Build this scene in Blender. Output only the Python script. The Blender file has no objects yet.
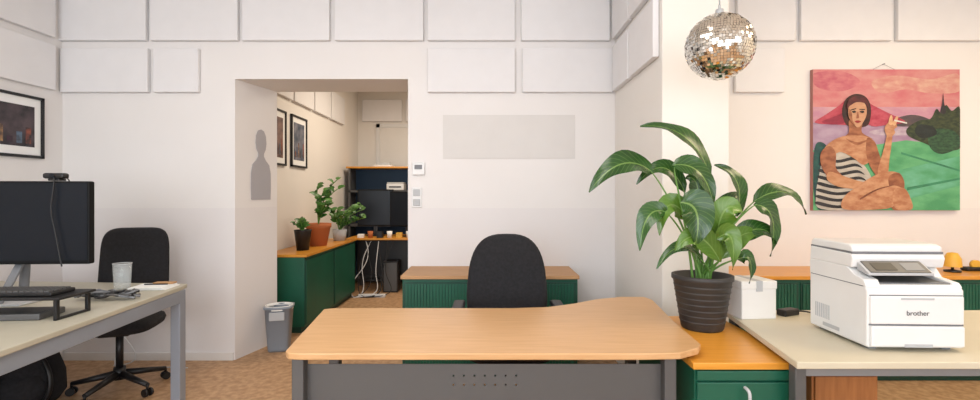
import bpy, bmesh, math, random
from mathutils import Vector, Matrix
random.seed(4)
S=bpy.context.scene
try:
    S.view_settings.view_transform='Standard'
except Exception: pass

# ---------------------------------------------------------------- materials
def lin(c):
    return tuple(((v/255)/12.92 if v/255<=0.04045 else (((v/255)+0.055)/1.055)**2.4) for v in c)+(1,)
def mat(name,rgb,rough=0.6,metal=0.0,rgb2=None,scale=8,stretch=(1,1,1),bump=0.0,spec=0.5,detail=4,bscale=None,trans=0,emit=None,estr=0):
    m=bpy.data.materials.new(name); m.use_nodes=True
    nt=m.node_tree; b=nt.nodes['Principled BSDF']
    b.inputs['Roughness'].default_value=rough; b.inputs['Metallic'].default_value=metal
    b.inputs['Specular IOR Level'].default_value=spec
    if trans: b.inputs['Transmission Weight'].default_value=trans
    if emit: b.inputs['Emission Color'].default_value=lin(emit); b.inputs['Emission Strength'].default_value=estr
    tc=nt.nodes.new('ShaderNodeTexCoord'); mp=nt.nodes.new('ShaderNodeMapping')
    mp.inputs['Scale'].default_value=stretch
    nt.links.new(tc.outputs['Object'],mp.inputs['Vector'])
    n=nt.nodes.new('ShaderNodeTexNoise'); n.inputs['Scale'].default_value=scale; n.inputs['Detail'].default_value=detail
    nt.links.new(mp.outputs['Vector'],n.inputs['Vector'])
    r=nt.nodes.new('ShaderNodeValToRGB')
    r.color_ramp.elements[0].position=0.35; r.color_ramp.elements[1].position=0.65
    r.color_ramp.elements[0].color=lin(rgb)
    if rgb2 is None: rgb2=tuple(min(255,v*1.008+.3) for v in rgb)
    r.color_ramp.elements[1].color=lin(rgb2)
    nt.links.new(n.outputs['Fac'],r.inputs['Fac']); nt.links.new(r.outputs['Color'],b.inputs['Base Color'])
    if bump:
        bp=nt.nodes.new('ShaderNodeBump'); bp.inputs['Strength'].default_value=bump; bp.inputs['Distance'].default_value=0.01
        n2=nt.nodes.new('ShaderNodeTexNoise'); n2.inputs['Scale'].default_value=bscale or scale*4
        nt.links.new(tc.outputs['Object'],n2.inputs['Vector'])
        nt.links.new(n2.outputs['Fac'],bp.inputs['Height']); nt.links.new(bp.outputs['Normal'],b.inputs['Normal'])
    return m
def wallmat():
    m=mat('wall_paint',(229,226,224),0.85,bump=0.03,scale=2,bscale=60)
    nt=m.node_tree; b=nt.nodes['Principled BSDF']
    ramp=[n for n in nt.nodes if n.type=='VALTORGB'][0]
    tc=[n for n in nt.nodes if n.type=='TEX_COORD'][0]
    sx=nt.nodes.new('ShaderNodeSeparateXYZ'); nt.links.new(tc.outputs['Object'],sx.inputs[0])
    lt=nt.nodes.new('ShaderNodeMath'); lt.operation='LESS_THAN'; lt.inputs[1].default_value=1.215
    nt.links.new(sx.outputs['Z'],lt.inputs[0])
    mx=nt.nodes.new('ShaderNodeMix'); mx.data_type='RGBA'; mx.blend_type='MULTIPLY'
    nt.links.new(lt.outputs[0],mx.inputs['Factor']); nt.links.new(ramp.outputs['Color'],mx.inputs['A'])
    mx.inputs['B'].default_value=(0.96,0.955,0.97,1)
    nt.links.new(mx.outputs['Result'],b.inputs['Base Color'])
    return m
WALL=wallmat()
WALL2=mat('wall_paint_plain',(229,225,219),0.85,bump=0.03,scale=2,bscale=60)
CEIL=mat('ceiling_paint',(232,230,226),0.9)
FLOOR=mat('cork_floor',(164,126,90),0.5,rgb2=(196,158,120),scale=22,detail=10,bump=0.05)
PANEL=mat('acoustic_foam_board',(227,226,227),0.95,bump=0.06,bscale=120)
WOOD=mat('beech_veneer',(194,151,104),0.34,rgb2=(204,162,116),scale=5,stretch=(1,14,14),detail=6)
WOODL=mat('beech_veneer_edge',(178,134,90),0.5,rgb2=(190,146,100),scale=6,stretch=(1,12,12))
ORANGE=mat('honey_wood_top',(206,138,44),0.32,rgb2=(216,150,56),scale=5,stretch=(1,12,12))
BROWN=mat('dark_beech',(150,94,48),0.5,rgb2=(168,108,58),scale=5,stretch=(10,10,1))
GREEN=mat('green_lacquer',(10,80,60),0.42,rgb2=(14,88,66),scale=4)
GREEND=mat('green_lacquer_dark',(8,60,46),0.5)
STEEL=mat('grey_powder_steel',(128,130,132),0.45,0.3)
STEELL=mat('light_grey_steel',(144,152,164),0.4,0.2)
DSTEEL=mat('anthracite_steel',(92,92,92),0.5,0.4)
BLACKP=mat('black_plastic',(20,20,22),0.45)
BLACKF=mat('black_fabric',(24,24,27),0.95,rgb2=(32,32,36),scale=60,bump=0.2,bscale=300)
SCREEN=mat('dark_screen',(14,20,28),0.35,rgb2=(16,22,31),scale=1,spec=.25)
BLACKM=mat('monitor_shell',(14,15,17),0.6,spec=.2)
BEIGE=mat('beige_laminate',(198,189,165),0.45,rgb2=(204,195,173),scale=3)
WHITEP=mat('white_plastic',(222,222,221),0.35)
GREYP=mat('grey_plastic',(112,114,118),0.45)
LGREYP=mat('light_grey_plastic',(178,180,182),0.45)
WHITEC=mat('white_carton',(226,224,220),0.8)
PAPER=mat('paper',(238,238,236),0.9)
POTM=mat('charcoal_pot',(46,44,44),0.55,rgb2=(56,54,52),scale=10)
SOIL=mat('soil',(48,34,24),1,rgb2=(70,50,34),scale=60,bump=0.6)
TERRA=mat('terracotta',(176,100,56),0.8)
STEM=mat('plant_stem',(92,134,58),0.5)
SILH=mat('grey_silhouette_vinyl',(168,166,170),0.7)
PATCH=mat('grey_board',(215,212,209),0.85)
CHROME=mat('mirror_tile',(232,228,220),0.06,1.0)
GROUT=mat('ball_core',(120,114,104),0.5)
BRASS=mat('lamp_yellow',(220,170,60),0.4)
BLUE=mat('petrol_blue',(16,54,84),0.6)
CABLEW=mat('white_cable',(210,210,210),0.5)
# thin clear glass: mostly see-through with a glossy film
GLASS=mat('clear_glass',(235,242,244),0.05,spec=.8)
GLASS.node_tree.nodes['Principled BSDF'].inputs['Alpha'].default_value=0.22
def leafmat(name,c1,c2):
    m=mat(name,c1,0.26,rgb2=c2,scale=6)
    nt=m.node_tree; b=nt.nodes['Principled BSDF']
    ramp=[n for n in nt.nodes if n.type=='VALTORGB'][0]
    uv=nt.nodes.new('ShaderNodeUVMap'); sx=nt.nodes.new('ShaderNodeSeparateXYZ'); nt.links.new(uv.outputs[0],sx.inputs[0])
    def M(op,a,bv):
        n=nt.nodes.new('ShaderNodeMath'); n.operation=op
        nt.links.new(a,n.inputs[0])
        if isinstance(bv,(int,float)): n.inputs[1].default_value=bv
        elif bv is not None: nt.links.new(bv,n.inputs[1])
        return n.outputs[0]
    ab=M('ABSOLUTE',M('SUBTRACT',sx.outputs['X'],.5),None)
    mid=M('MULTIPLY',M('LESS_THAN',ab,.03),.75)
    fr=M('FRACT',M('ADD',M('MULTIPLY',sx.outputs['Y'],12),M('MULTIPLY',ab,-5)),None)
    vein=M('MULTIPLY',M('LESS_THAN',fr,.16),.24)
    mx=nt.nodes.new('ShaderNodeMix'); mx.data_type='RGBA'
    nt.links.new(M('MAXIMUM',mid,vein),mx.inputs['Factor']); nt.links.new(ramp.outputs['Color'],mx.inputs['A'])
    mx.inputs['B'].default_value=lin((116,146,76))
    nt.links.new(mx.outputs['Result'],b.inputs['Base Color'])
    return m
LEAF=leafmat('lily_leaf',(28,62,24),(44,82,31))
LEAFB=leafmat('lily_leaf_light',(68,102,32),(88,124,42))
LEAFS=mat('small_leaf',(44,92,36),0.4,rgb2=(84,130,52),scale=12)

# ---------------------------------------------------------------- mesh helpers
def add(name,me,parent=None,mats=(),smooth=False):
    o=bpy.data.objects.new(name,me); S.collection.objects.link(o)
    for m in mats: me.materials.append(m)
    if parent: o.parent=parent
    if smooth:
        for p in me.polygons: p.use_smooth=True
    return o
def group(name,loc=(0,0,0),rz=0):
    e=bpy.data.objects.new(name,None); e.empty_display_size=0.1; S.collection.objects.link(e)
    e.location=loc; e.rotation_euler=(0,0,rz); return e
def bev(o,w,seg=2):
    m=o.modifiers.new('bevel','BEVEL'); m.width=w; m.segments=seg; m.limit_method='ANGLE'; return o
def prisms(name,parent,plist,m,bevel=0):
    v=[];f=[]
    for pts,z0,z1 in plist:
        A=sum(pts[i][0]*pts[(i+1)%len(pts)][1]-pts[(i+1)%len(pts)][0]*pts[i][1] for i in range(len(pts)))
        if A<0: pts=pts[::-1]
        n=len(pts);b=len(v)
        v+=[(x,y,z0) for x,y in pts]+[(x,y,z1) for x,y in pts]
        f.append([b+i for i in range(n)][::-1]); f.append([b+n+i for i in range(n)])
        for i in range(n):
            j=(i+1)%n; f.append([b+i,b+j,b+n+j,b+n+i])
    me=bpy.data.meshes.new(name); me.from_pydata(v,[],f); me.update()
    o=add(name,me,parent,[m])
    if bevel: bev(o,bevel)
    return o
def extx(name,parent,prof,x0,x1,m,bevel=0):
    n=len(prof); v=[(x,y,z) for x in(x0,x1) for y,z in prof]
    f=[list(range(n)),list(range(n,2*n))[::-1]]+[[i,n+i,n+(i+1)%n,(i+1)%n] for i in range(n)]
    me=bpy.data.meshes.new(name); me.from_pydata(v,[],f)
    bm=bmesh.new(); bm.from_mesh(me); bmesh.ops.recalc_face_normals(bm,faces=bm.faces); bm.to_mesh(me); bm.free()
    o=add(name,me,parent,[m])
    if bevel: bev(o,bevel,3)
    return o
def rect(x0,x1,y0,y1): return [(x0,y0),(x1,y0),(x1,y1),(x0,y1)]
def box(name,parent,x0,x1,y0,y1,z0,z1,m,bevel=0):
    return prisms(name,parent,[(rect(x0,x1,y0,y1),z0,z1)],m,bevel)
def boxes(name,parent,l,m,bevel=0):
    return prisms(name,parent,[(rect(a,b,c,d),e,f) for a,b,c,d,e,f in l],m,bevel)
def cyl(name,parent,p0,p1,r0,m,r1=None,seg=24,cap=True,smooth=True):
    r1=r0 if r1 is None else r1
    p0=Vector(p0);p1=Vector(p1);d=(p1-p0).normalized()
    q=d.to_track_quat('Z','Y')
    v=[];f=[]
    for p,r in((p0,r0),(p1,r1)):
        for i in range(seg):
            a=2*math.pi*i/seg
            v.append(p+q@Vector((r*math.cos(a),r*math.sin(a),0)))
    for i in range(seg):
        j=(i+1)%seg; f.append((i,j,seg+j,seg+i))
    if cap: f.append(list(range(seg))[::-1]); f.append(list(range(seg,2*seg)))
    me=bpy.data.meshes.new(name); me.from_pydata(v,[],f); me.update()
    o=add(name,me,parent,[m])
    if smooth:
        for p in me.polygons: p.use_smooth=len(p.vertices)==4
    return o
def lathe(name,parent,prof,m,loc=(0,0,0),seg=32,sx=1,sy=1,smooth=True):
    v=[];f=[];n=len(prof)
    for r,z in prof:
        for i in range(seg):
            a=2*math.pi*i/seg; v.append((loc[0]+r*sx*math.cos(a),loc[1]+r*sy*math.sin(a),loc[2]+z))
    for k in range(n-1):
        for i in range(seg):
            j=(i+1)%seg; f.append((k*seg+i,k*seg+j,(k+1)*seg+j,(k+1)*seg+i))
    me=bpy.data.meshes.new(name); me.from_pydata(v,[],f)
    bm=bmesh.new(); bm.from_mesh(me); bmesh.ops.remove_doubles(bm,verts=bm.verts,dist=1e-5)
    bmesh.ops.recalc_face_normals(bm,faces=bm.faces); bm.to_mesh(me); bm.free()
    return add(name,me,parent,[m],smooth)
def tube(name,parent,pts,r,m,closed=False,radii=None,nurbs=True):
    c=bpy.data.curves.new(name,'CURVE'); c.dimensions='3D'; c.bevel_depth=r; c.bevel_resolution=3; c.resolution_u=10
    s=c.splines.new('NURBS' if nurbs else 'POLY'); s.points.add(len(pts)-1)
    for i,p in enumerate(pts):
        s.points[i].co=(*p,1)
        if radii: s.points[i].radius=radii[i]
    if nurbs: s.use_endpoint_u=True; s.order_u=min(4,len(pts))
    s.use_cyclic_u=closed
    c.use_fill_caps=True
    c.materials.append(m)
    o=bpy.data.objects.new(name,c); S.collection.objects.link(o)
    if parent:o.parent=parent
    return o
def pad(name,parent,w,h,th,m,loc,horizontal=False,n=3.2,taper=0.0,curve=0.0,tilt=0.0,seg=48):
    rings=[(0.0,1.0),(0.5,1.0),(0.86,0.93),(0.96,0.6),(1.0,0.0)]
    full=rings+[(s,-t) for s,t in rings[::-1][1:]]
    v=[];f=[]
    for s,t in full:
        for i in range(seg):
            a=2*math.pi*i/seg
            c,sn=math.cos(a),math.sin(a)
            x=math.copysign(abs(c)**(2/n),c)*w/2*s; z=math.copysign(abs(sn)**(2/n),sn)*h/2*s
            x*=1-taper*(z/(h/2)+0.2)
            y=-t*th/2-curve*x*x
            v.append(Vector((x,y,z)))
    for k in range(len(full)-1):
        for i in range(seg):
            j=(i+1)%seg; f.append((k*seg+i,k*seg+j,(k+1)*seg+j,(k+1)*seg+i))
    R=Matrix.Rotation(math.radians(90),4,'X') if horizontal else Matrix.Rotation(tilt,4,'X')
    v=[R@p+Vector(loc) for p in v]
    me=bpy.data.meshes.new(name); me.from_pydata(v,[],f)
    bm=bmesh.new(); bm.from_mesh(me); bmesh.ops.remove_doubles(bm,verts=bm.verts,dist=1e-5); bmesh.ops.recalc_face_normals(bm,faces=bm.faces); bm.to_mesh(me); bm.free()
    return add(name,me,parent,[m],True)

# ---------------------------------------------------------------- room shell
D=3.84
CH=3.05
box('floor',None,-3.6,4.6,-2.2,8.2,-0.1,0,FLOOR)
box('ceiling',None,-3.6,4.6,-2.2,8.2,CH,CH+0.1,CEIL)
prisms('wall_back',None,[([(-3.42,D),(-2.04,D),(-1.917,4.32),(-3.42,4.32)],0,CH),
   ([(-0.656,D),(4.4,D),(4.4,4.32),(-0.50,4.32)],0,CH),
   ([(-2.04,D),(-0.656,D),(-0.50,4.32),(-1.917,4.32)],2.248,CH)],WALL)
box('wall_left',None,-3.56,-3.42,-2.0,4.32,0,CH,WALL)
box('wall_right',None,4.4,4.54,-2.0,4.32,0,CH,WALL2)
box('wall_pillar',None,1.0,1.39,2.79,D,0,CH,WALL2,0.006)
boxes('wall_front',None,[(-3.42,4.4,-2.14,-2.0,0,0.7),(-3.42,4.4,-2.14,-2.0,2.75,CH),(-3.42,-3.0,-2.14,-2.0,0.7,2.75),(0.3,0.8,-2.14,-2.0,0.7,2.75),(4.0,4.4,-2.14,-2.0,0.7,2.75)],WALL2)
for x0,x1,nm in((-3.0,0.3,'window_1'),(0.8,4.0,'window_2')):
    g=group(nm,((x0+x1)/2,-2.07,1.725)); w=(x1-x0)/2; h=1.025
    boxes('frame',g,[(-w,w,-.03,.03,-h,-h+.06),(-w,w,-.03,.03,h-.06,h),(-w,-w+.06,-.03,.03,-h,h),(w-.06,w,-.03,.03,-h,h),(-.03,.03,-.03,.03,-h,h)],WHITEP)
    box('pane',g,-w,w,-.004,.004,-h,h,mat('pane_sky',(225,235,245),0.1,emit=(225,235,245),estr=1.0))
box('wall_inner_left',None,-2.34,-2.2,4.32,8.0,0,CH,WALL2)
box('wall_inner_right',None,0.8,0.94,4.32,8.0,0,CH,WALL2)
box('wall_inner_back',None,-2.34,0.94,8.0,8.14,0,CH,WALL2)
BB=mat('baseboard_white',(222,218,214),0.6)
box('baseboard_left',None,-3.42,-3.408,-1.9,3.83,0,0.06,BB)
box('baseboard_back',None,-3.40,-2.05,3.828,3.84,0,0.06,BB)
box('baseboard_inner',None,-2.2,-2.188,4.33,7.98,0,0.06,BB)

# ---------------------------------------------------------------- acoustic boards
g=group('acoustic_panels_back_wall',(0,D,0))
t=0.04
def bp(p0,p1,z0,z1,nm):
    x0=(p0-490)*.008;x1=(p1-490)*.008
    return box(nm,g,x0,x1,-t,-0.002,z0,z1,PANEL,0.007)
up=[(62,149),(153,240),(244,331),(336,424),(428,515),(521,609)]
for i,(a,b) in enumerate(up): bp(a,b,2.545,2.93,'board_%d'%i)
for i,(a,b) in enumerate([(64,151),(156,201),(428,515),(522,612)]): bp(a,b,2.135,2.485,'board_low_%d'%i)
for i,(a,b) in enumerate([(735,793),(798,889),(894,978)]): bp(a,b,2.545,2.93,'board_right_%d'%i)
bp(733,782,2.135,2.485,'board_right_low')
g=group('acoustic_panels_left_wall',(-3.42,0,0))
for i in range(4):
    y1=3.74-i*.74
    box('board_%d'%i,g,0.002,t,y1-.7,y1,2.545,2.93,PANEL,0.006)
    box('board_low_%d'%i,g,0.002,t,y1-.7,y1,2.135,2.485,PANEL,0.006)
g=group('acoustic_panels_pillar',(1.0,0,0))
for z0,z1,nm in((2.545,2.93,'a'),(2.135,2.485,'b')):
    box('board_'+nm,g,-t,-.002,3.36,3.78 if nm=='a' else 3.77,z0,z1,PANEL,0.006)
    box('board2_'+nm,g,-t,-.002,2.83,3.33,z0,z1,PANEL,0.006)
g=group('acoustic_panels_inner_side',(-2.2,0,0))
for i in range(4):
    box('board_%d'%i,g,.002,t,4.7+i*.62,5.28+i*.62,2.36,2.75,PANEL,0.006)
g=group('acoustic_panels_inner_back',(-2.2,0,0))
for i in range(2):
    box('board_b%d'%i,g,.08+i*.72,.74+i*.72,7.95,7.998,2.54,2.90,PANEL,0.006)

box('wall_noticeboard',None,-0.376,0.68,D-0.004,D-0.001,1.61,1.96,PATCH)
g=group('thermostat',(-0.57,D,1.53))
box('body',g,-.05,.05,-.025,-.001,-.05,.05,WHITEP,.006)
box('display',g,-.03,.03,-.027,-.024,-.005,.03,GREYP)
g=group('light_switch',(-0.585,D,1.30))
box('plate',g,-.04,.04,-.012,-.001,-.08,.08,WHITEP,.004)
box('rocker_1',g,-.028,.028,-.018,-.011,.012,.066,LGREYP,.004)
box('rocker_2',g,-.028,.028,-.018,-.011,-.066,-.012,LGREYP,.004)

# ---------------------------------------------------------------- silhouette cut-out on the door reveal
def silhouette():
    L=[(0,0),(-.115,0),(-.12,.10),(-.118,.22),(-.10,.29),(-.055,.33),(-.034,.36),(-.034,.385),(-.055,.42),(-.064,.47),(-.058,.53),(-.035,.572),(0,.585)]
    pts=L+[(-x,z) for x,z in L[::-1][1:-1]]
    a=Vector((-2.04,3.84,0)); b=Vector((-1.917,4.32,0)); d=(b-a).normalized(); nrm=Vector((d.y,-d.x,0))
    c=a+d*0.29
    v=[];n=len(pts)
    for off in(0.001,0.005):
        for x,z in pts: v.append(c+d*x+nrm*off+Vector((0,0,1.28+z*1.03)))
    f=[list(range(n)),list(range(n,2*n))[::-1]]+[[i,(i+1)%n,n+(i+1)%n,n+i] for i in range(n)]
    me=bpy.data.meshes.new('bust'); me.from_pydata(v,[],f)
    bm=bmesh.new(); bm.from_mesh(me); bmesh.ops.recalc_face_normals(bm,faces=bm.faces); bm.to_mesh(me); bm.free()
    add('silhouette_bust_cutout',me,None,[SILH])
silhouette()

# ---------------------------------------------------------------- framed pictures
def framed(name,loc,rz,w,h,art1,art2):
    g=group(name,loc,rz)
    b=0.02
    boxes('frame',g,[(-w/2,w/2,-.025,-.002,-h/2,-h/2+b),(-w/2,w/2,-.025,-.002,h/2-b,h/2),(-w/2,-w/2+b,-.025,-.002,-h/2,h/2),(w/2-b,w/2,-.025,-.002,-h/2,h/2)],BLACKP)
    box('mat_board',g,-w/2+b,w/2-b,-.012,-.004,-h/2+b,h/2-b,PAPER)
    pw,ph=w/2-.07,h/2-.08
    box('print',g,-pw,pw,-.014,-.011,-ph,ph,mat(name+'_print',art1,0.5,rgb2=art2,scale=9,detail=5))
    for i in range(6):
        x=-pw*.8+i*pw*.3; hh=ph*(.3+.25*((i*7)%3))
        box('print_figure_%d'%i,g,x,x+pw*.18,-.0148,-.0139,-ph*.85,-ph*.85+hh,mat(name+'_ink_%d'%i,[(120,60,40),(40,60,100),(170,130,90),(60,30,50),(90,110,130),(150,80,60)][i],.5,rgb2=(40,34,40),scale=20))
    return g
framed('framed_photograph',(-3.42,3.36,1.825),math.radians(90),0.60,0.46,(24,22,30),(84,70,74))
framed('framed_photograph',(-2.2,5.50,1.925),math.radians(90),0.44,0.58,(40,60,80),(130,130,140))
framed('framed_photograph',(-2.2,4.92,1.92),math.radians(90),0.44,0.58,(70,50,50),(150,120,110))

# ---------------------------------------------------------------- sideboards
def slats(name,g,x0,x1,y,z0,z1,m,p=0.022):
    l=[];x=x0
    while x+p<=x1+1e-6:
        l.append((x+.002,x+p-.002,y-.006,y,z0,z1)); x+=p
    return boxes(name,g,l,m)
def sideboard(name,loc,rz,w,d,h,top,doors=2):
    g=group(name,loc,rz)
    box('top',g,-w/2-.01,w/2+.01,-d-.012,0,h-.025,h,top,.003)
    box('carcass',g,-w/2,w/2,-d+.012,0,.06,h-.025,GREEN,.002)
    box('plinth',g,-w/2+.02,w/2-.02,-d+.05,-.02,0,.06,GREEND)
    k=w/doors
    for i in range(doors):
        a=-w/2+i*k+.02;b=a+k-.04
        box('door_frame_%d'%i,g,a-.012,b+.012,-d+.006,-d+.013,.08,h-.05,GREEND)
        slats('tambour_%d'%i,g,a,b,-d+.006,.09,h-.06,GREEN)
    return g
sideboard('sideboard',(0,D-.004,0),0,1.24,.45,.752,WOODL,2)
sideboard('sideboard',(2.9,D-.004,0),0,2.9,.47,.752,ORANGE,4)
sideboard('sideboard',(-2.185,5.42,0),math.radians(90),1.7,.43,.752,ORANGE,2)

# ---------------------------------------------------------------- office chairs
def chair(name,loc,rz,bw=.47,bh=.56,zc=.79,n=2.6,taper=.12,arms=True):
    g=group(name,loc,rz)
    for i in range(5):
        a=math.radians(90+72*i+18); c,s=math.cos(a),math.sin(a)
        cyl('base_arm_%d'%i,g,(c*.03,s*.03,.115),(c*.27,s*.27,.075),.024,BLACKP,.015,12)
        cyl('caster_stem_%d'%i,g,(c*.27,s*.27,.08),(c*.27,s*.27,.045),.008,BLACKP,seg=8)
        for k in(-.018,.018):
            cyl('caster_wheel',g,(c*.27-s*k-s*.007,s*.27+c*k+c*.007,.026),(c*.27-s*k+s*.007,s*.27+c*k-c*.007,.026),.026,BLACKP,seg=16)
    cyl('hub',g,(0,0,.08),(0,0,.16),.035,BLACKP)
    cyl('gas_column',g,(0,0,.14),(0,0,.40),.022,BLACKP)
    box('mechanism',g,-.09,.09,-.1,.12,.385,.42,BLACKP,.01)
    pad('seat',g,.49,.47,.085,BLACKF,(0,-.01,.46),True,n=3.6)
    pad('backrest',g,bw,bh,.07,BLACKF,(0,.25,zc),False,n=n,taper=taper,curve=.35,tilt=math.radians(-6))
    tube('back_spine',g,[(0,.10,.40),(0,.24,.40),(0,.30,.46),(0,.30,.75)],.02,BLACKP)
    if arms:
        for s in(-1,1):
            tube('arm_post',g,[(s*.16,0,.41),(s*.27,0,.40),(s*.285,0,.46),(s*.285,.0,.67)],.015,BLACKP)
            box('arm_pad',g,s*.285-.035,s*.285+.035,-.13,.13,.665,.695,BLACKP,.012)
    return g
chair('office_chair',(.105,2.74,0),math.radians(0),bw=.50,bh=.60,zc=.778,n=2.9,taper=.10)
chair('office_chair',(-2.50,3.24,0),math.radians(16),bw=.44,bh=.54,zc=.815,n=5,taper=.03,arms=False)

# ---------------------------------------------------------------- reception desk
g=group('reception_desk',(0,2.1,0))
raw=[(-.762,1.79),(-.742,1.765),(-.70,1.757),(.30,1.757),(.56,1.757),(.70,1.765),(.79,1.82),(.82,1.87),(.845,2.2),(.90,2.66),(.88,2.735),(.75,2.74),(.60,2.68),(.45,2.57),(.30,2.49),(.12,2.465),(-.80,2.465),(-.845,2.44)]
prisms('top',g,[([(x,y-2.1) for x,y in raw],.715,.74)],WOOD,.004)
boxes('legs',g,[(-.745,-.70,-.30,-.25,.02,.715),(.655,.70,-.30,-.25,.02,.715),(-.78,-.73,.22,.27,.02,.715),(.72,.77,.42,.47,.02,.715)],DSTEEL,.004)
boxes('feet',g,[(-.75,-.695,-.32,.29,0,.03),(.65,.705,-.32,.48,0,.03)],DSTEEL,.004)
boxes('rails',g,[(-.72,.72,-.22,-.19,.685,.714),(-.75,.74,.22,.25,.685,.714)],DSTEEL)
def perforated_panel():
    bm=bmesh.new()
    x0,x1,z0,z1=-.70,.655,.27,.672
    hx0,hx1,hz0,hz1=-.16,.12,.575,.645
    nx,nz=7,2
    cw=(hx1-hx0)/nx; chh=(hz1-hz0)/nz
    def q(a,b,c,d): bm.faces.new([bm.verts.new((a,0,c)),bm.verts.new((b,0,c)),bm.verts.new((b,0,d)),bm.verts.new((a,0,d))])
    q(x0,hx0,z0,z1);q(hx1,x1,z0,z1);q(hx0,hx1,z0,hz0);q(hx0,hx1,hz1,z1)
    for i in range(nx):
        for j in range(nz):
            cx=hx0+(i+.5)*cw;cz=hz0+(j+.5)*chh
            N=16;outer=[];inner=[]
            for k in range(N):
                a=2*math.pi*k/N;c,s=math.cos(a),math.sin(a)
                m=max(abs(c),abs(s))
                outer.append(bm.verts.new((cx+c/m*cw/2,0,cz+s/m*chh/2)))
                inner.append(bm.verts.new((cx+c*.004,0,cz+s*.004)))
            for k in range(N):
                l=(k+1)%N; bm.faces.new([outer[k],outer[l],inner[l],inner[k]])
    bmesh.ops.remove_doubles(bm,verts=bm.verts,dist=1e-5)
    me=bpy.data.meshes.new('modesty_panel'); bm.to_mesh(me); bm.free()
    o=add('modesty_panel',me,g,[DSTEEL]); o.location=(0,-.26,0)
    s=o.modifiers.new('s','SOLIDIFY'); s.thickness=.003
perforated_panel()

# ---------------------------------------------------------------- green pedestal under the plant
g=group('drawer_cabinet',(.95,2.10,0))
box('top',g,-.20,.215,-.33,.36,.675,.70,ORANGE,.003)
box('carcass',g,-.19,.205,-.315,.35,.04,.675,GREEN,.002)
box('plinth',g,-.17,.19,-.29,.33,0,.04,GREEND)
for i,(a,b) in enumerate([(.635,.67),(.47,.628),(.26,.462),(.05,.252)]):
    box('drawer_front_%d'%i,g,-.185,.20,-.33,-.316,a,b,GREEN,.003)
for z in(.61,.40,.19):
    tube('handle',g,[(-.01,-.33,z),(-.01,-.36,z),(-.01,-.365,z-.015),(-.01,-.365,z-.06),(-.01,-.36,z-.075),(-.01,-.33,z-.075)],.006,LGREYP)

# ---------------------------------------------------------------- right desk with printer
g=group('office_desk',(1.9,2.04,0))
prisms('top',g,[([(-.835,-.375),(.85,-.375),(.85,.38),(-.72,.38)],.715,.74)],BEIGE,.004)
boxes('frame',g,[(-.79,.80,-.33,-.29,.675,.714),(-.70,.80,.30,.34,.675,.714)],STEEL)
boxes('legs',g,[(-.815,-.775,-.335,-.295,0,.715),(.78,.82,-.335,-.295,0,.715),(-.715,-.675,.30,.34,0,.715),(.78,.82,.30,.34,0,.715)],DSTEEL,.004)
g=group('wooden_pedestal',(1.50,2.18,0))
box('body',g,-.14,.14,-.15,.18,.02,.57,BROWN,.003)
box('top',g,-.15,.15,-.16,.19,.57,.595,BROWN,.003)
for i in range(3): box('drawer_%d'%i,g,-.13,.13,-.16,-.15,.04+i*.175,.205+i*.175,BROWN,.003)

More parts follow.
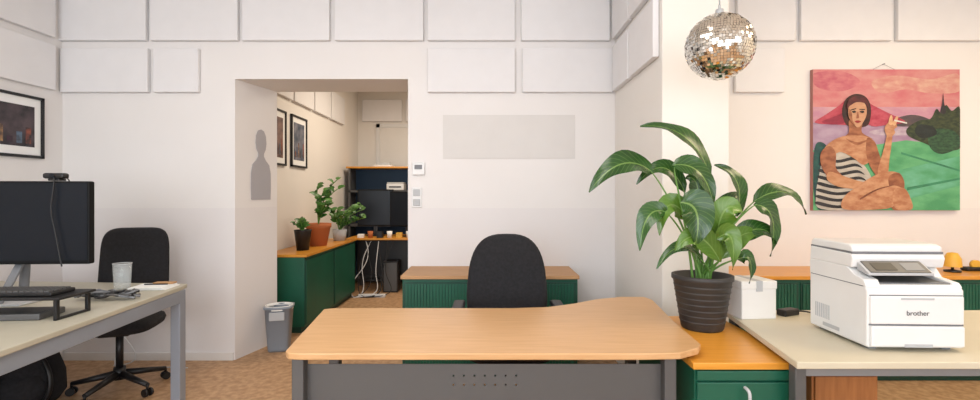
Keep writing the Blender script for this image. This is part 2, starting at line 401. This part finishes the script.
def printer():
    g=group('laser_printer',(1.585,1.95,.74),math.radians(-2))
    W=.175
    extx('body',g,[(-.17,.012),(-.17,.225),(-.155,.245),(.17,.245),(.17,.012)],-W,W,WHITEP,.008)
    extx('side_wall_left',g,[(-.165,.235),(-.15,.262),(-.10,.275),(-.06,.30),(.17,.30),(.17,.235)],-W,-W+.055,WHITEP,.004)
    extx('side_wall_right',g,[(-.165,.235),(-.15,.252),(-.08,.262),(-.05,.30),(.17,.30),(.17,.235)],W-.03,W,WHITEP,.004)
    box('output_cavity_back',g,-W+.05,W-.03,.02,.16,.244,.30,GREYP)
    box('output_tray',g,-.118,.143,-.15,.02,.2445,.250,GREYP,.002)
    extx('output_ramp',g,[(-.12,.25),(.02,.25),(.02,.268)],-.10,.13,DSTEEL)
    extx('scanner_unit',g,[(-.085,.298),(-.095,.335),(-.085,.352),(.165,.358),(.17,.298)],-W,W,WHITEP,.006)
    extx('scanner_lid',g,[(-.085,.357),(-.085,.378),(-.06,.388),(.15,.392),(.168,.380),(.168,.360)],-W+.004,W-.004,WHITEP,.006)
    extx('scanner_gap',g,[(-.087,.350),(-.087,.359),(.166,.363),(.166,.352)],-W+.003,W-.003,GREYP)
    extx('control_panel',g,[(-.150,.276),(-.150,.286),(-.092,.322),(-.088,.290)],-.155,.085,LGREYP,.003)
    extx('panel_face',g,[(-.1485,.2875),(-.1495,.2895),(-.0935,.3245),(-.092,.322)],-.145,.075,DSTEEL)
    extx('display',g,[(-.140,.2955),(-.1405,.2968),(-.104,.3192),(-.103,.318)],-.12,-.04,BLACKP)
    extx('keypad',g,[(-.140,.2955),(-.1405,.2968),(-.104,.3192),(-.103,.318)],-.01,.06,GREYP)
    boxes('feet',g,[(-.15,-.12,-.14,-.11,0,.014),(.12,.15,-.14,-.11,0,.014),(-.15,-.12,.11,.14,0,.014),(.12,.15,.11,.14,0,.014)],GREYP)
    box('paper_tray',g,-.168,.168,-.182,-.168,.018,.095,WHITEP,.006)
    box('tray_gap',g,-.170,.170,-.1715,-.168,.095,.101,GREYP)
    box('tray_grip',g,-.05,.05,-.1835,-.181,.018,.030,LGREYP)
    box('front_door',g,-.168,.168,-.178,-.168,.101,.205,WHITEP,.006)
    box('door_gap',g,-.168,.168,-.1705,-.168,.205,.209,GREYP)
    box('door_grip',g,-.06,.06,-.1795,-.177,.192,.2,LGREYP,.001)
    boxes('vents',g,[(-.1765,-.173,.04+i*.012,.045+i*.012,.06,.12) for i in range(8)],LGREYP)
    box('side_seam',g,-.1758,-.174,-.15,.16,.236,.239,GREYP)
    box('side_handle',g,-.1765,-.173,-.02,.08,.03,.045,LGREYP)
    tc=bpy.data.curves.new('logo','FONT'); tc.body='brother'; tc.size=.026; tc.extrude=.0004; tc.align_x='CENTER'
    tc.materials.append(DSTEEL)
    o=bpy.data.objects.new('logo',tc); S.collection.objects.link(o); o.parent=g
    o.location=(.0,-.1795,.135); o.rotation_euler=(math.radians(90),0,0)
printer()
g=group('carton_box',(1.25,2.31,.74),math.radians(5))
box('body',g,-.085,.085,-.07,.09,0,.17,WHITEC,.004)
box('lid',g,-.088,.088,-.073,.093,.14,.178,WHITEC,.004)
box('tape',g,-.015,.015,-.0745,.0945,.13,.1792,LGREYP)
g=group('power_adapter',(1.44,2.32,.74),.4)
box('brick',g,-.05,.05,-.025,.025,0,.03,BLACKP,.006)
tube('cord',g,[(.05,0,.015),(.12,0,.01),(.14,-.08,.005),(.02,-.16,.005),(-.03,-.26,.005)],.004,BLACKP)
g=group('desk_lamp',(3.42,3.55,.752))
lathe('base',g,[(0,0),(.05,0),(.05,.012),(.012,.018),(.009,.02),(.009,.06),(0,.06)],BLACKP)
lathe('shade',g,[(.055,.04),(.05,.10),(.03,.14),(0,.145)],BRASS)
g=group('tape_dispenser',(3.62,3.6,.752))
box('base',g,-.07,.07,-.03,.03,0,.03,BLACKP,.01)
cyl('roll',g,(0.02,-.012,.045),(0.02,.012,.045),.035,BRASS)

# ---------------------------------------------------------------- left desk
g=group('office_desk',(-2.62,2.45,0))
q=[(.83,-.95),(.665,.60),(.64,.69),(-.76,.80),(-.76,-.95)]
BEIGED=mat('grey_beige_laminate',(178,173,156),0.45,rgb2=(186,181,164),scale=3)
prisms('top',g,[(q,.715,.74)],BEIGED,.004)
def obox(name,p0,p1,w,z0,z1,m):
    p0=Vector((*p0,0));p1=Vector((*p1,0));d=(p1-p0).normalized();nn=Vector((-d.y,d.x,0))*w/2
    return prisms(name,g,[([tuple((p+s).xy) for p,s in((p0,-nn),(p1,-nn),(p1,nn),(p0,nn))],z0,z1)],m,.003)
obox('rail_right',(.79,-.93),(.645,.62),.04,.64,.714,STEELL)
obox('rail_back',(.63,.64),(-.74,.76),.03,.65,.714,STEELL)
boxes('legs',g,[(.605,.665,.575,.635,0,.714),(.745,.80,-.92,-.865,0,.714),(-.74,-.69,.70,.75,0,.714),(-.74,-.69,-.92,-.87,0,.714)],STEELL,.004)

g=group('computer_monitor',(-2.50,2.60,.74),math.radians(3))
box('housing',g,-.325,.325,-.012,.03,.205,.655,BLACKM,.008)
box('screen',g,-.315,.315,-.0145,-.011,.225,.645,SCREEN)
box('mount',g,-.14,-.02,.028,.075,.36,.48,BLACKP,.01)
tube('stand_arm',g,[(-.08,.06,.42),(-.08,.09,.30),(-.09,.08,.10),(-.09,.07,.01)],.022,GREYP)
extx('stand_prop',g,[(-.10,.012),(-.085,.012),(.045,.21),(.03,.215)],-.09,-.05,GREYP,.003)
box('stand_foot',g,-.25,.05,-.11,.14,0,.012,LGREYP,.005)
g=group('webcam',(-2.355,2.607,1.397),math.radians(3))
box('clip',g,-.03,.03,-.02,.03,0,.012,BLACKP,.004)
box('body',g,-.055,.055,-.025,.02,.012,.042,BLACKP,.010)
cyl('lens',g,(0,-.032,.027),(0,-.024,.027),.012,SCREEN)
tube('cable',g,[(.03,.02,.02),(.07,.035,.01),(.06,.045,-.2),(.02,.06,-.3)],.003,BLACKP)
tube('front_cable',g,[(.01,-.026,.015),(.015,-.035,-.05),(-.01,-.035,-.15),(.02,-.035,-.25),(.035,-.033,-.36),(.06,-.04,-.46)],.0035,BLACKP)
g=group('keyboard_riser',(-2.28,2.30,.74),math.radians(2))
box('shelf',g,-.33,.30,-.11,.11,.095,.108,BLACKP,.004)
boxes('legs',g,[(-.31,-.295,-.10,-.08,0,.096),(.265,.28,-.10,-.08,0,.096),(-.31,-.295,.08,.10,0,.096),(.265,.28,.08,.10,0,.096),(-.31,-.295,-.10,.10,0,.012),(.265,.28,-.10,.10,0,.012)],BLACKP,.002)
g=group('computer_keyboard',(-2.26,2.29,.849),math.radians(2))
box('body',g,-.22,.22,-.07,.07,0,.018,BLACKP,.005)
boxes('keys',g,[(-.21+i*.028,-.187+i*.028,-.062+j*.025,-.042+j*.025,.018,.024) for i in range(15) for j in range(5)],DSTEEL)
g=group('tablet_device',(-2.25,2.28,.7405),math.radians(6))
box('body',g,-.16,.16,-.08,.08,0,.03,DSTEEL,.006)
box('glass',g,-.145,.145,-.07,.07,.03,.031,BLACKP)
g=group('cable_bundle',(-2.12,2.66,.745))
for k in range(12):
    r=random.random
    pts=[(-.14+.04*i+.06*(r()-.5),.12*(r()-.5),.01+.04*r()) for i in range(8)]
    tube('cable_%d'%k,g,pts,.006,[GREYP,BLACKP,DSTEEL][k%3])
g=group('drinking_glass',(-2.26,2.95,.74))
lathe('tumbler',g,[(0,0),(.042,0),(.050,.16),(.048,.16),(.041,.008),(0,.008)],GLASS)
lathe('rim',g,[(.050,.157),(.051,.161),(.048,.161),(.047,.157)],LGREYP)
g=group('paper_stack',(-2.10,3.0,.74),.1)
for i in range(6): box('sheet_%d'%i,g,-.115+.004*i,.110-.003*i,-.08-.003*i,.085-.004*i,i*.003,(i+1)*.003-.0003,PAPER)
box('pen',g,-.06,.08,.0,.008,.0185,.026,BLACKP,.003)
box('notebook',g,-.02,.10,.02,.07,.0185,.028,WOODL,.002)

# ---------------------------------------------------------------- black bag on floor + cables
g=group('backpack',(-2.98,3.05,0),.3)
lathe('body',g,[(0,0),(.19,.0),(.23,.06),(.225,.18),(.19,.29),(.11,.355),(0,.37)],BLACKF,sy=.75)
lathe('pocket',g,[(0,.04),(.14,.05),(.16,.12),(.13,.2),(0,.22)],BLACKF,loc=(.03,-.09,0),sy=.7)
tube('strap',g,[(-.05,0,.35),(-.06,0,.42),(.05,0,.43),(.06,0,.35)],.012,BLACKF)
tube('shoulder_strap',g,[(.1,-.05,.33),(.22,-.12,.25),(.24,-.14,.1),(.17,-.12,.03)],.014,BLACKP)
g=group('storage_drawers',(-3.12,2.55,0))
box('body',g,-.2,.2,-.25,.25,.0,.42,BLACKP,.006)
for i in range(2): box('drawer_%d'%i,g,.2,.212,-.24,.24,.03+i*.2,.21+i*.2,BLACKP,.005)
g=group('power_cable',(-2.6,3.6,0))
tube('cord_a',g,[(-.30,.05,.66),(-.2,.1,.3),(-.25,.0,.05),(-.1,-.1,.006),(.1,.1,.006),(.3,.05,.006)],.004,CABLEW)
tube('cord_b',g,[(-.22,.08,.66),(-.3,.05,.35),(-.1,.08,.15),(-.12,.12,.006),(-.3,.1,.006)],.004,CABLEW)

# ---------------------------------------------------------------- waste bin
g=group('waste_bin',(-1.80,4.10,0),math.radians(12))
v=[];f=[]
def rr(w,d,z,n=32,e=5):
    out=[]
    for i in range(n):
        a=2*math.pi*i/n;c,s=math.cos(a),math.sin(a)
        out.append((math.copysign(abs(c)**(2/e),c)*w/2,math.copysign(abs(s)**(2/e),s)*d/2,z))
    return out
rings=[rr(.001,.001,0),rr(.16,.14,0),rr(.17,.15,.02),rr(.215,.19,.36),rr(.23,.205,.362),rr(.23,.205,.38),rr(.205,.18,.38),rr(.15,.13,.02),rr(.001,.001,.02)]
for r_ in rings: v+=r_
for k in range(len(rings)-1):
    for i in range(32):
        j=(i+1)%32; f.append((k*32+i,k*32+j,(k+1)*32+j,(k+1)*32+i))
me=bpy.data.meshes.new('bin'); me.from_pydata(v,[],f); add('body',me,g,[mat('bin_grey',(132,140,150),.5)],True)
box('handle_plate',g,-.06,.06,-.1025,-.094,.27,.34,LGREYP,.003)
lathe('liner',g,[(.098,.365),(.106,.384),(.112,.385),(.114,.35)],WHITEC,sy=.9)

# ---------------------------------------------------------------- peace lily
g=group('potted_peace_lily',(.99,2.24,.70))
lathe('pot',g,[(0,0),(.088,0),(.094,.01),(.128,.225),(.135,.23),(.135,.25),(.125,.25),(.115,.20),(0,.20)],POTM)
for k in range(7):
    z=.04+k*.027; r=.094+(z-.01)*(.034/.215)
    lathe('pot_rib_%d'%k,g,[(r-.002,z-.006),(r+.0025,z),(r-.0005,z+.006)],POTM)
lathe('soil',g,[(.118,.205),(.06,.222),(0,.226)],SOIL)
U=.00472
def leaf(name,g,p0,p1,p2,w,face,m,N=14,Cn=6,fold=.25,droop=0):
    p0,p1,p2=map(Vector,(p0,p1,p2)); v=[];f=[];uvs=[]
    face=Vector(face).normalized()
    for i in range(N+1):
        t=i/N
        p=(1-t)**2*p0+2*t*(1-t)*p1+t*t*p2
        d=(2*(1-t)*(p1-p0)+2*t*(p2-p1)).normalized()
        s=d.cross(face)
        if s.length<1e-3: s=Vector((1,0,0))
        s.normalize(); nn=s.cross(d).normalized()
        ww=w/2*(math.sin(math.pi*min(1,t**0.72))**0.85 if 0<t<1 else 0.0)
        ww=max(ww,.0008)
        for j in range(Cn+1):
            u=j/Cn*2-1
            wob=.05*w*math.sin(t*13+u*2)*abs(u)
            v.append(p+s*u*ww+nn*(abs(u)*ww*fold+wob)); uvs.append((j/Cn,t))
    for i in range(N):
        for j in range(Cn):
            a=i*(Cn+1)+j; f.append((a,a+1,a+Cn+2,a+Cn+1))
    me=bpy.data.meshes.new(name); me.from_pydata(v,[],f)
    ul=me.uv_layers.new(name='UVMap')
    for lp in me.loops: ul.data[lp.index].uv=uvs[lp.vertex_index]
    return add(name,me,g,[m],True)
LV=[
 ((6,150),(-12,204),(-60,200),20,-.02,.02,(.3,-.75,.6),0),
 ((-46,154),(-80,180),(-112,134),25,.04,.0,(-.1,-.8,.6),0),
 ((-12,134),(-32,180),(-60,142),18,.06,.08,(-.2,-.7,.6),0),
 ((-34,160),(-4,166),(4,118),21,-.05,-.08,(.3,-.9,.35),0),
 ((-38,114),(-64,126),(-67,78),19,-.05,-.08,(-.5,-.8,.2),0),
 ((-30,124),(-10,126),(-20,82),32,-.10,-.14,(.05,-1,.25),0),
 ((-14,106),(-42,144),(-46,92),20,-.02,-.05,(-.5,-.8,.4),1),
 ((50,124),(84,150),(103,112),20,.0,.0,(.2,-.6,.8),0),
 ((36,110),(48,152),(17,162),19,.02,.05,(.5,-.8,.2),0),
 ((46,122),(70,122),(60,72),21,-.04,-.06,(.5,-.8,.2),0),
 ((4,90),(6,134),(28,114),23,-.10,-.12,(.1,-.9,.4),1),
 ((26,70),(40,80),(34,48),15,-.08,-.11,(.6,-.8,.2),0),
 ((8,68),(-18,112),(-38,78),20,-.10,-.13,(-.3,-.9,.3),1),
 ((-6,66),(-32,100),(-54,62),14,-.08,-.12,(-.2,-.5,.8),0),
 ((24,86),(54,112),(66,84),19,-.04,-.06,(.3,-.7,.6),0),
 ((14,70),(30,104),(50,92),18,-.06,-.06,(.2,-.6,.7),1),
 ((-2,104),(4,156),(-12,148),18,.04,.06,(.1,-1,.1),0),
 ((2,90),(18,108),(14,62),19,-.12,-.15,(.2,-1,.1),1),
 ((10,96),(48,146),(58,120),15,.10,.14,(0,-.8,.6),0),
]
for i,(b,c,t_,w,yb,yt,fc,sh) in enumerate(LV):
    P0=(b[0]*U,yb,b[1]*U);P1=(c[0]*U,(yb+yt)/2-.02,c[1]*U);P2=(t_[0]*U,yt,t_[1]*U)
    leaf('leaf_%d'%i,g,P0,P1,P2,w*U*1.12,fc,LEAFB if sh else LEAF)
    a=random.random()*6.28; rr_=.03*random.random()+.01
    s0=Vector((math.cos(a)*rr_+b[0]*U*.1,math.sin(a)*rr_,.215)); P0=Vector(P0)
    mid=s0.lerp(P0,.55)+Vector((-(P0.x-s0.x)*.22,0,.03))
    dirn=(Vector(P1)-P0)*.12
    tube('stem_%d'%i,g,[s0,mid,P0-dirn*.6,P0+dirn],.0048,STEM,radii=[1.3,1,.8,.4])

# ---------------------------------------------------------------- disco ball
def disco():
    g=group('disco_ball',(1.10,2.30,2.03))
    bm=bmesh.new(); R=.156
    rows=36
    for i in range(rows):
        th0=math.pi*i/rows; th1=math.pi*(i+1)/rows; thm=(th0+th1)/2
        n=max(4,int(2*rows*math.sin(thm)))
        for k in range(n):
            gap=.05
            a0=2*math.pi*(k+gap)/n;a1=2*math.pi*(k+1-gap)/n
            t0=th0+(th1-th0)*gap;t1=th1-(th1-th0)*gap
            c=Vector((math.sin(thm)*math.cos((a0+a1)/2),math.sin(thm)*math.sin((a0+a1)/2),math.cos(thm)))
            jit=Vector([random.uniform(-1,1) for _ in range(3)])*.18
            vs=[]
            for th,a in((t0,a0),(t1,a0),(t1,a1),(t0,a1)):
                d=Vector((math.sin(th)*math.cos(a),math.sin(th)*math.sin(a),math.cos(th)))
                off=(d-c).dot(jit)
                vs.append(bm.verts.new(d*R*(1+off)))
            try: bm.faces.new(vs)
            except Exception: pass
    bmesh.ops.remove_doubles(bm,verts=bm.verts,dist=1e-6)
    me=bpy.data.meshes.new('mirror_tiles'); bm.to_mesh(me); bm.free()
    add('mirror_tiles',me,g,[CHROME])
    lathe('core',g,[(0,-.150)]+[(.150*math.sin(a),-.150*math.cos(a)) for a in [math.pi*i/24 for i in range(1,24)]]+[(0,.150)],GROUT)
    cyl('cap',g,(0,0,.145),(0,0,.178),.018,LGREYP)
    cyl('hook',g,(0,0,.17),(0,0,.20),.006,LGREYP)
    cyl('chain',g,(0,0,.2),(0,0,CH-2.03),.0035,LGREYP,seg=8)
disco()

# ---------------------------------------------------------------- painting
def painting():
    g=group('woman_portrait_painting',(3.14,D-.002,1.757))
    k=.0077
    W,H=75.5*k,72.5*k
    box('canvas',g,-W,W,-.035,0,-H,H,mat('canvas_side',(170,120,112),.9))
    cnt=[0]
    def cr(pts,n=5):
        out=[];L=len(pts)
        for i in range(L):
            p0,p1,p2,p3=[Vector(pts[(i+o)%L]) for o in(-1,0,1,2)]
            for s in range(n):
                t=s/n
                out.append(.5*((2*p1)+(-p0+p2)*t+(2*p0-5*p1+4*p2-p3)*t*t+(-p0+3*p1-3*p2+p3)*t**3))
        return out
    def shape(name,pts,c,c2=None,smooth=True,sc=14,dark=.85):
        if smooth: pts=cr(pts)
        cnt[0]+=1; y=-.035-.0003*cnt[0]
        vs=[(max(-W,min(W,(p[0]-75)*k)),y,max(-H,min(H,(71.5-p[1])*k*1.01))) for p in pts]
        bm=bmesh.new(); vv=[bm.verts.new(q) for q in vs]
        es=[bm.edges.new((vv[i],vv[(i+1)%len(vv)])) for i in range(len(vv)) if (vv[i].co-vv[(i+1)%len(vv)].co).length>0]
        bmesh.ops.triangle_fill(bm,edges=es,use_beauty=True,normal=(0,-1,0))
        me=bpy.data.meshes.new(name); bm.to_mesh(me); bm.free()
        c2=c2 or tuple(min(255,v*1.15+8) for v in c)
        c=tuple(v*dark for v in c); c2=tuple(v*dark for v in c2)
        add(name,me,g,[mat('paint_'+name,c,.55,rgb2=c2,scale=sc,stretch=(1,1,2),bump=.2,bscale=70,detail=9)])
    R=lambda a,b,c,d:[(a,b),(c,b),(c,d),(a,d)]
    shape('sky',R(-2,-2,152,58),(226,124,134),(238,168,162),False,6)
    shape('cloud',[(60,12),(85,6),(120,10),(148,4),(150,22),(120,24),(95,20),(70,24)],(228,150,144),(242,192,172))
    shape('cloud2',[(0,4),(30,2),(48,12),(30,22),(4,18)],(210,100,122),(232,142,146))
    shape('low_sky',R(-2,38,152,58),(236,188,194),(214,150,178),False,6)
    shape('river',R(-2,54,152,84),(200,174,198),(180,144,176),False,9)
    shape('water_streak',[(60,62),(90,60),(118,64),(90,67),(62,66)],(222,204,216),(190,166,190))
    shape('far_bank',[(78,52),(100,46),(118,50),(120,56),(100,58),(78,57)],(84,74,84),(110,90,90))
    shape('meadow',[(-2,82),(40,80),(95,72),(152,78),(152,146),(-2,146)],(84,172,116),(120,204,144),False,6)
    shape('meadow_light',[(80,104),(152,88),(152,118),(96,132)],(122,204,168),(84,174,118),False,6)
    shape('furrow_a',[(90,84),(152,102),(152,104),(90,86)],(50,130,92),None,False)
    shape('furrow_b',[(96,120),(152,110),(152,112),(96,123)],(50,130,92),None,False)
    shape('pink_bank',[(-1,84),(34,76),(30,92),(-1,100)],(190,112,124),(170,90,110))
    shape('trees',[(96,60),(108,52),(120,50),(126,40),(131,44),(136,36),(142,42),(150,38),(151,60),(151,80),(130,82),(116,76),(98,68)],(34,50,40),(76,88,54),True,26)
    shape('tower',[(130,44),(132,34),(133,24),(134,34),(136,44)],(50,44,50))
    shape('reeds',[(118,66),(130,60),(146,64),(150,78),(132,86),(120,80)],(30,66,50),(64,106,70),True,26)
    shape('bush',[(108,56),(122,58),(126,66),(112,70),(104,64)],(30,40,40))
    shape('garden_chair',[(2,76),(14,80),(10,110),(18,140),(4,142),(-1,110)],(20,70,74),(36,100,92))
    shape('red_hill_right',[(48,30),(60,36),(76,44),(94,53),(78,56),(56,56)],(184,46,78),(214,92,112))
    shape('red_hill_left',[(1,54),(12,46),(24,38),(36,29),(48,27),(56,34),(60,50),(46,56),(22,56)],(180,40,70),(214,86,106))
    shape('hill_shadow',[(8,53),(26,46),(34,42),(32,54),(18,56)],(146,34,62))
    shape('hair_back',[(29,40),(33,30),(42,25),(52,27),(58,36),(58,50),(53,58),(36,58),(30,50)],(44,22,24),(78,38,34))
    skin=(194,126,88);skin2=(228,172,130);shade=(150,88,60)
    shape('dress',[(10,86),(20,78),(30,84),(42,92),(52,98),(60,112),(66,130),(58,142),(8,142),(2,128),(6,104)],(222,214,202),(196,188,178))
    for i in range(8):
        z=88+i*6.6
        shape('dress_stripe_%d'%i,[(8-i*.6,z),(24,z+4),(40+i*2,z+1),(48+i*2.0,z+6),(40+i*2,z+4),(24,z+7),(7-i*.6,z+3)],(26,28,34),(56,56,62))
    shape('neck',[(36,52),(49,52),(49,64),(60,72),(40,80),(22,74),(35,65)],shade,skin)
    shape('chest',[(14,76),(26,69),(40,67),(56,69),(64,78),(58,92),(50,97),(40,90),(26,84),(14,92),(8,86)],skin,skin2)
    shape('collar_shadow',[(32,70),(44,74),(56,71),(44,77)],shade,skin)
    shape('upper_arm_far',[(54,70),(62,74),(66,84),(70,96),(74,104),(69,112),(62,106),(54,90)],skin,shade)
    shape('forearm_raised',[(65,104),(68,92),(72,78),(75,66),(80,66),(79,78),(77,92),(75,107),(68,112)],skin2,skin)
    shape('hand',[(74,67),(72,60),(76,54),(82,53),(85,58),(82,61),(83,64),(80,68),(76,70)],skin2,skin)
    shape('finger',[(80,55),(84,48),(86,49),(83,57)],skin2)
    shape('finger2',[(76,55),(78,47),(80,48),(80,56)],skin2)
    shape('cigarette',[(82,51),(95,54),(95,55.4),(82,52.6)],(240,236,226),None,False)
    shape('upper_arm_near',[(7,84),(16,78),(22,86),(22,100),(28,108),(26,116),(16,112),(7,98)],shade,skin)
    shape('forearm_near',[(15,104),(26,107),(44,113),(58,116),(66,121),(58,126),(42,122),(24,119),(13,112)],(206,144,100),skin2)
    shape('thigh_far',[(30,130),(48,116),(66,106),(82,104),(90,110),(88,120),(70,126),(56,138),(30,142)],skin2,skin)
    shape('shin_far',[(76,110),(86,105),(92,114),(92,128),(96,142),(80,142),(78,126)],shade,skin)
    shape('thigh_near',[(30,142),(46,130),(64,122),(82,118),(94,124),(96,134),(84,138),(70,142)],skin2,skin)
    shape('shin_near',[(82,122),(92,121),(98,130),(100,142),(84,142),(80,132)],skin,skin2)
    shape('thigh_line',[(48,130),(64,121.5),(82,117.5),(64,123),(48,132)],(120,66,44))
    shape('face',[(35,38),(40,32),(48,32),(53,38),(53,47),(49,55),(44.5,59),(39,55),(35,48)],(214,154,118),(230,178,140),True,20)
    shape('cheek_shade',[(35,40),(38,44),(39,52),(42,57),(38,54),(35.4,48)],shade,skin)
    shape('headscarf',[(33,40),(35,31),(44,27),(53,30),(55.5,39),(51,34.5),(43,33.5),(36.5,37)],(70,24,30),(110,38,46))
    shape('eye_l',[(38,43),(41,42),(42.5,43.5),(40,44.5)],(30,24,24))
    shape('eye_r',[(46,43),(49,42),(51,43.5),(48.5,44.5)],(30,24,24))
    shape('brow_l',[(37,41),(42,39.6),(42,40.6),(37,42)],(60,34,30))
    shape('brow_r',[(46,40.4),(51,40.4),(51,41.4),(46,41.2)],(60,34,30))
    shape('nose',[(44,43),(45.4,49),(43,50),(42.6,49)],(170,104,76))
    shape('mouth',[(41,53),(44,52),(47.5,53),(44,54.6)],(160,36,42))
    tube('hanging_wire',g,[(-.12,-.01,H-.01),(0,-.006,H+.05),(.12,-.01,H-.01)],.0012,GREYP,nurbs=False)
    cyl('nail',g,(0,0,H+.05),(0,-.02,H+.05),.004,STEEL,seg=8)
painting()

# ---------------------------------------------------------------- inner office
def bushy(g,z0,n,hmin,hmax,spread,lw,xs=0):
    for i in range(n):
        a=random.uniform(0,6.28);h=random.uniform(hmin,hmax);r=random.uniform(.4,1)*spread
        p0=Vector((0,0,z0));p2=Vector((math.cos(a)*r+xs,math.sin(a)*r,z0+h));p1=Vector((math.cos(a)*r*.25,math.sin(a)*r*.25,z0+h*.75))
        tube('stem_%d'%i,g,[p0,p1,p2],.005,STEM)
        for kx in range(3,10):
            t=kx/9; p=(1-t)**2*p0+2*t*(1-t)*p1+t*t*p2
            aa=random.uniform(0,6.28)
            d=Vector((math.cos(aa),math.sin(aa),.4))*lw*1.4
            leaf('leaf_%d_%d'%(i,kx),g,p,p+d*.5+Vector((0,0,.02)),p+d,lw,(0,-.7,.7),LEAFS,N=5,Cn=2)
g=group('potted_zz_plant',(-1.93,4.95,.752))
lathe('pot',g,[(0,0),(.06,0),(.085,.20),(.088,.21),(.078,.21),(.07,.17),(0,.17)],BLACKP)
bushy(g,.17,5,.08,.20,.10,.045)
g=group('potted_houseplant',(-1.93,5.40,.752))
lathe('pot',g,[(0,0),(.09,0),(.13,.20),(.14,.205),(.14,.25),(.125,.25),(.12,.21),(0,.21)],TERRA)
bushy(g,.21,9,.22,.54,.20,.06,xs=.07)
g=group('trailing_houseplant',(-1.88,6.0,.752))
lathe('pot',g,[(0,0),(.07,0),(.09,.14),(.082,.14),(.075,.11),(0,.11)],LGREYP)
bushy(g,.11,9,.10,.34,.24,.065,xs=.12)

g=group('bookcase',(-1.5,7.35,0))
boxes('carcass',g,[(-.62,-.59,-.17,.17,0,1.72),(.57,.60,-.17,.17,0,1.72),(-.62,.60,-.17,.17,.03,.06),(-.62,.60,-.17,.17,.85,.88),(-.62,.60,-.17,.17,1.36,1.39)],DSTEEL)
box('top',g,-.65,.63,-.19,.18,1.72,1.745,ORANGE,.003)
box('back',g,-.6,.58,.14,.165,.06,1.72,BLUE)
g=group('desktop_scanner',(-1.42,7.30,1.391))
box('body',g,-.13,.13,-.12,.12,0,.10,WHITEP,.01)
box('lid',g,-.125,.125,-.115,.115,.10,.12,LGREYP,.008)
box('slot',g,-.09,.09,-.123,-.118,.04,.06,BLACKP)
g=group('cardboard_tray',(-1.62,7.33,1.746))
box('tray',g,-.14,.14,-.1,.1,0,.03,WHITEP,.005); box('device',g,-.1,.1,-.07,.07,.03,.06,LGREYP,.008)
g=group('workstation_desk',(-1.15,6.75,0))
box('top',g,-.78,.75,-.32,.32,.715,.74,ORANGE,.003)
boxes('legs',g,[(-.76,-.72,-.30,-.26,0,.715),(-.76,-.72,.26,.30,0,.715),(.69,.73,-.30,-.26,0,.715),(.69,.73,.26,.30,0,.715)],DSTEEL)
box('modesty_panel',g,-.72,.69,.02,.04,.18,.7,BLACKP)
for i,(x,y,rz) in enumerate(((-1.62,6.80,.10),(-1.15,6.70,-.12),(-.55,6.8,.0))):
    g=group('computer_monitor',(x,y,.74),rz)
    box('housing',g,-.25,.25,-.015,.02,.14,.66-.03*i,BLACKM,.008)
    box('screen',g,-.235,.235,-.0175,-.0145,.16,.64-.03*i,SCREEN)
    box('neck',g,-.03,.03,.0,.03,.01,.3,BLACKP,.004); box('foot',g,-.12,.12,-.08,.08,0,.012,BLACKP,.005)
g=group('desktop_clutter',(-1.2,6.52,.74))
for i in range(7):
    x=-.55+i*.13
    if i%2: lathe('cup_%d'%i,g,[(0,0),(.03,0),(.038,.09),(.034,.09),(.027,.01),(0,.01)],[PAPER,TERRA,WHITEP][i%3],loc=(x,-.02,0),seg=16)
    else: box('item_%d'%i,g,x-.04,x+.04,-.05,.03,0,.05+.02*(i%3),[PAPER,BRASS,BLACKP][i%3],.006)
g=group('computer_tower',(-1.35,6.72,0))
box('case',g,-.10,.10,-.22,.0,.0,.42,BLACKP,.006)
box('front_panel',g,-.09,.09,-.226,-.219,.02,.40,DSTEEL,.004)
g=group('cable_tangle',(-1.55,6.3,0))
for i in range(8):
    x=random.uniform(-.20,.35)
    tube('cable_%d'%i,g,[(x,.15,.70),(x+random.uniform(-.15,.15),.05,.45),(x+random.uniform(-.2,.2),.0,.22),(x+random.uniform(-.2,.2),-.1,.012),(x+random.uniform(-.3,.3),-.15,.008)],.005,CABLEW if i%3==0 else BLACKP)
box('power_strip',g,-.15,.2,-.12,-.06,0,.04,WHITEP,.006)
g=group('door_1',(-1.42,8.0,0))
boxes('frame',g,[(-.47,-.41,-.03,-.001,0,2.5),(.41,.47,-.03,-.001,0,2.5),(-.47,.47,-.03,-.001,2.44,2.5)],WHITEP)
box('leaf',g,-.41,.41,-.02,-.002,0.005,2.44,WHITEC,.003)

# ---------------------------------------------------------------- lights
def area(name,loc,rot,sx,sy,e,c):
    l=bpy.data.lights.new(name,'AREA'); l.shape='RECTANGLE'; l.size=sx; l.size_y=sy; l.energy=e; l.color=c
    o=bpy.data.objects.new(name,l); o.location=loc; o.rotation_euler=rot; S.collection.objects.link(o)
area('window_light_left',(-1.35,-1.9,1.75),(math.radians(90),0,0),3.2,2.0,102,(.87,.93,1))
area('window_light_right',(2.4,-1.9,1.75),(math.radians(90),0,0),3.1,2.0,54,(.93,.95,1))
area('ceiling_light_warm',(3.2,1.9,CH-.05),(0,0,0),1.2,1.2,46,(1,.80,.53))
area('ceiling_light_main',(-.8,1.2,CH-.05),(0,0,0),2.0,1.2,42,(1,.95,.90))
area('ceiling_light_inner',(-.8,6.0,CH-.05),(0,0,0),1.0,1.0,46,(1,.85,.68))
w=bpy.data.worlds.new('World'); S.world=w; w.use_nodes=True
w.node_tree.nodes['Background'].inputs[0].default_value=(.8,.88,1,1); w.node_tree.nodes['Background'].inputs[1].default_value=.5

# ---------------------------------------------------------------- camera
c=bpy.data.cameras.new('camera'); c.lens=480/980*36; c.sensor_width=36; c.shift_y=-5/980
co=bpy.data.objects.new('camera',c); co.location=(0,0,1.32); co.rotation_euler=(math.radians(90),0,0)
S.collection.objects.link(co); S.camera=co
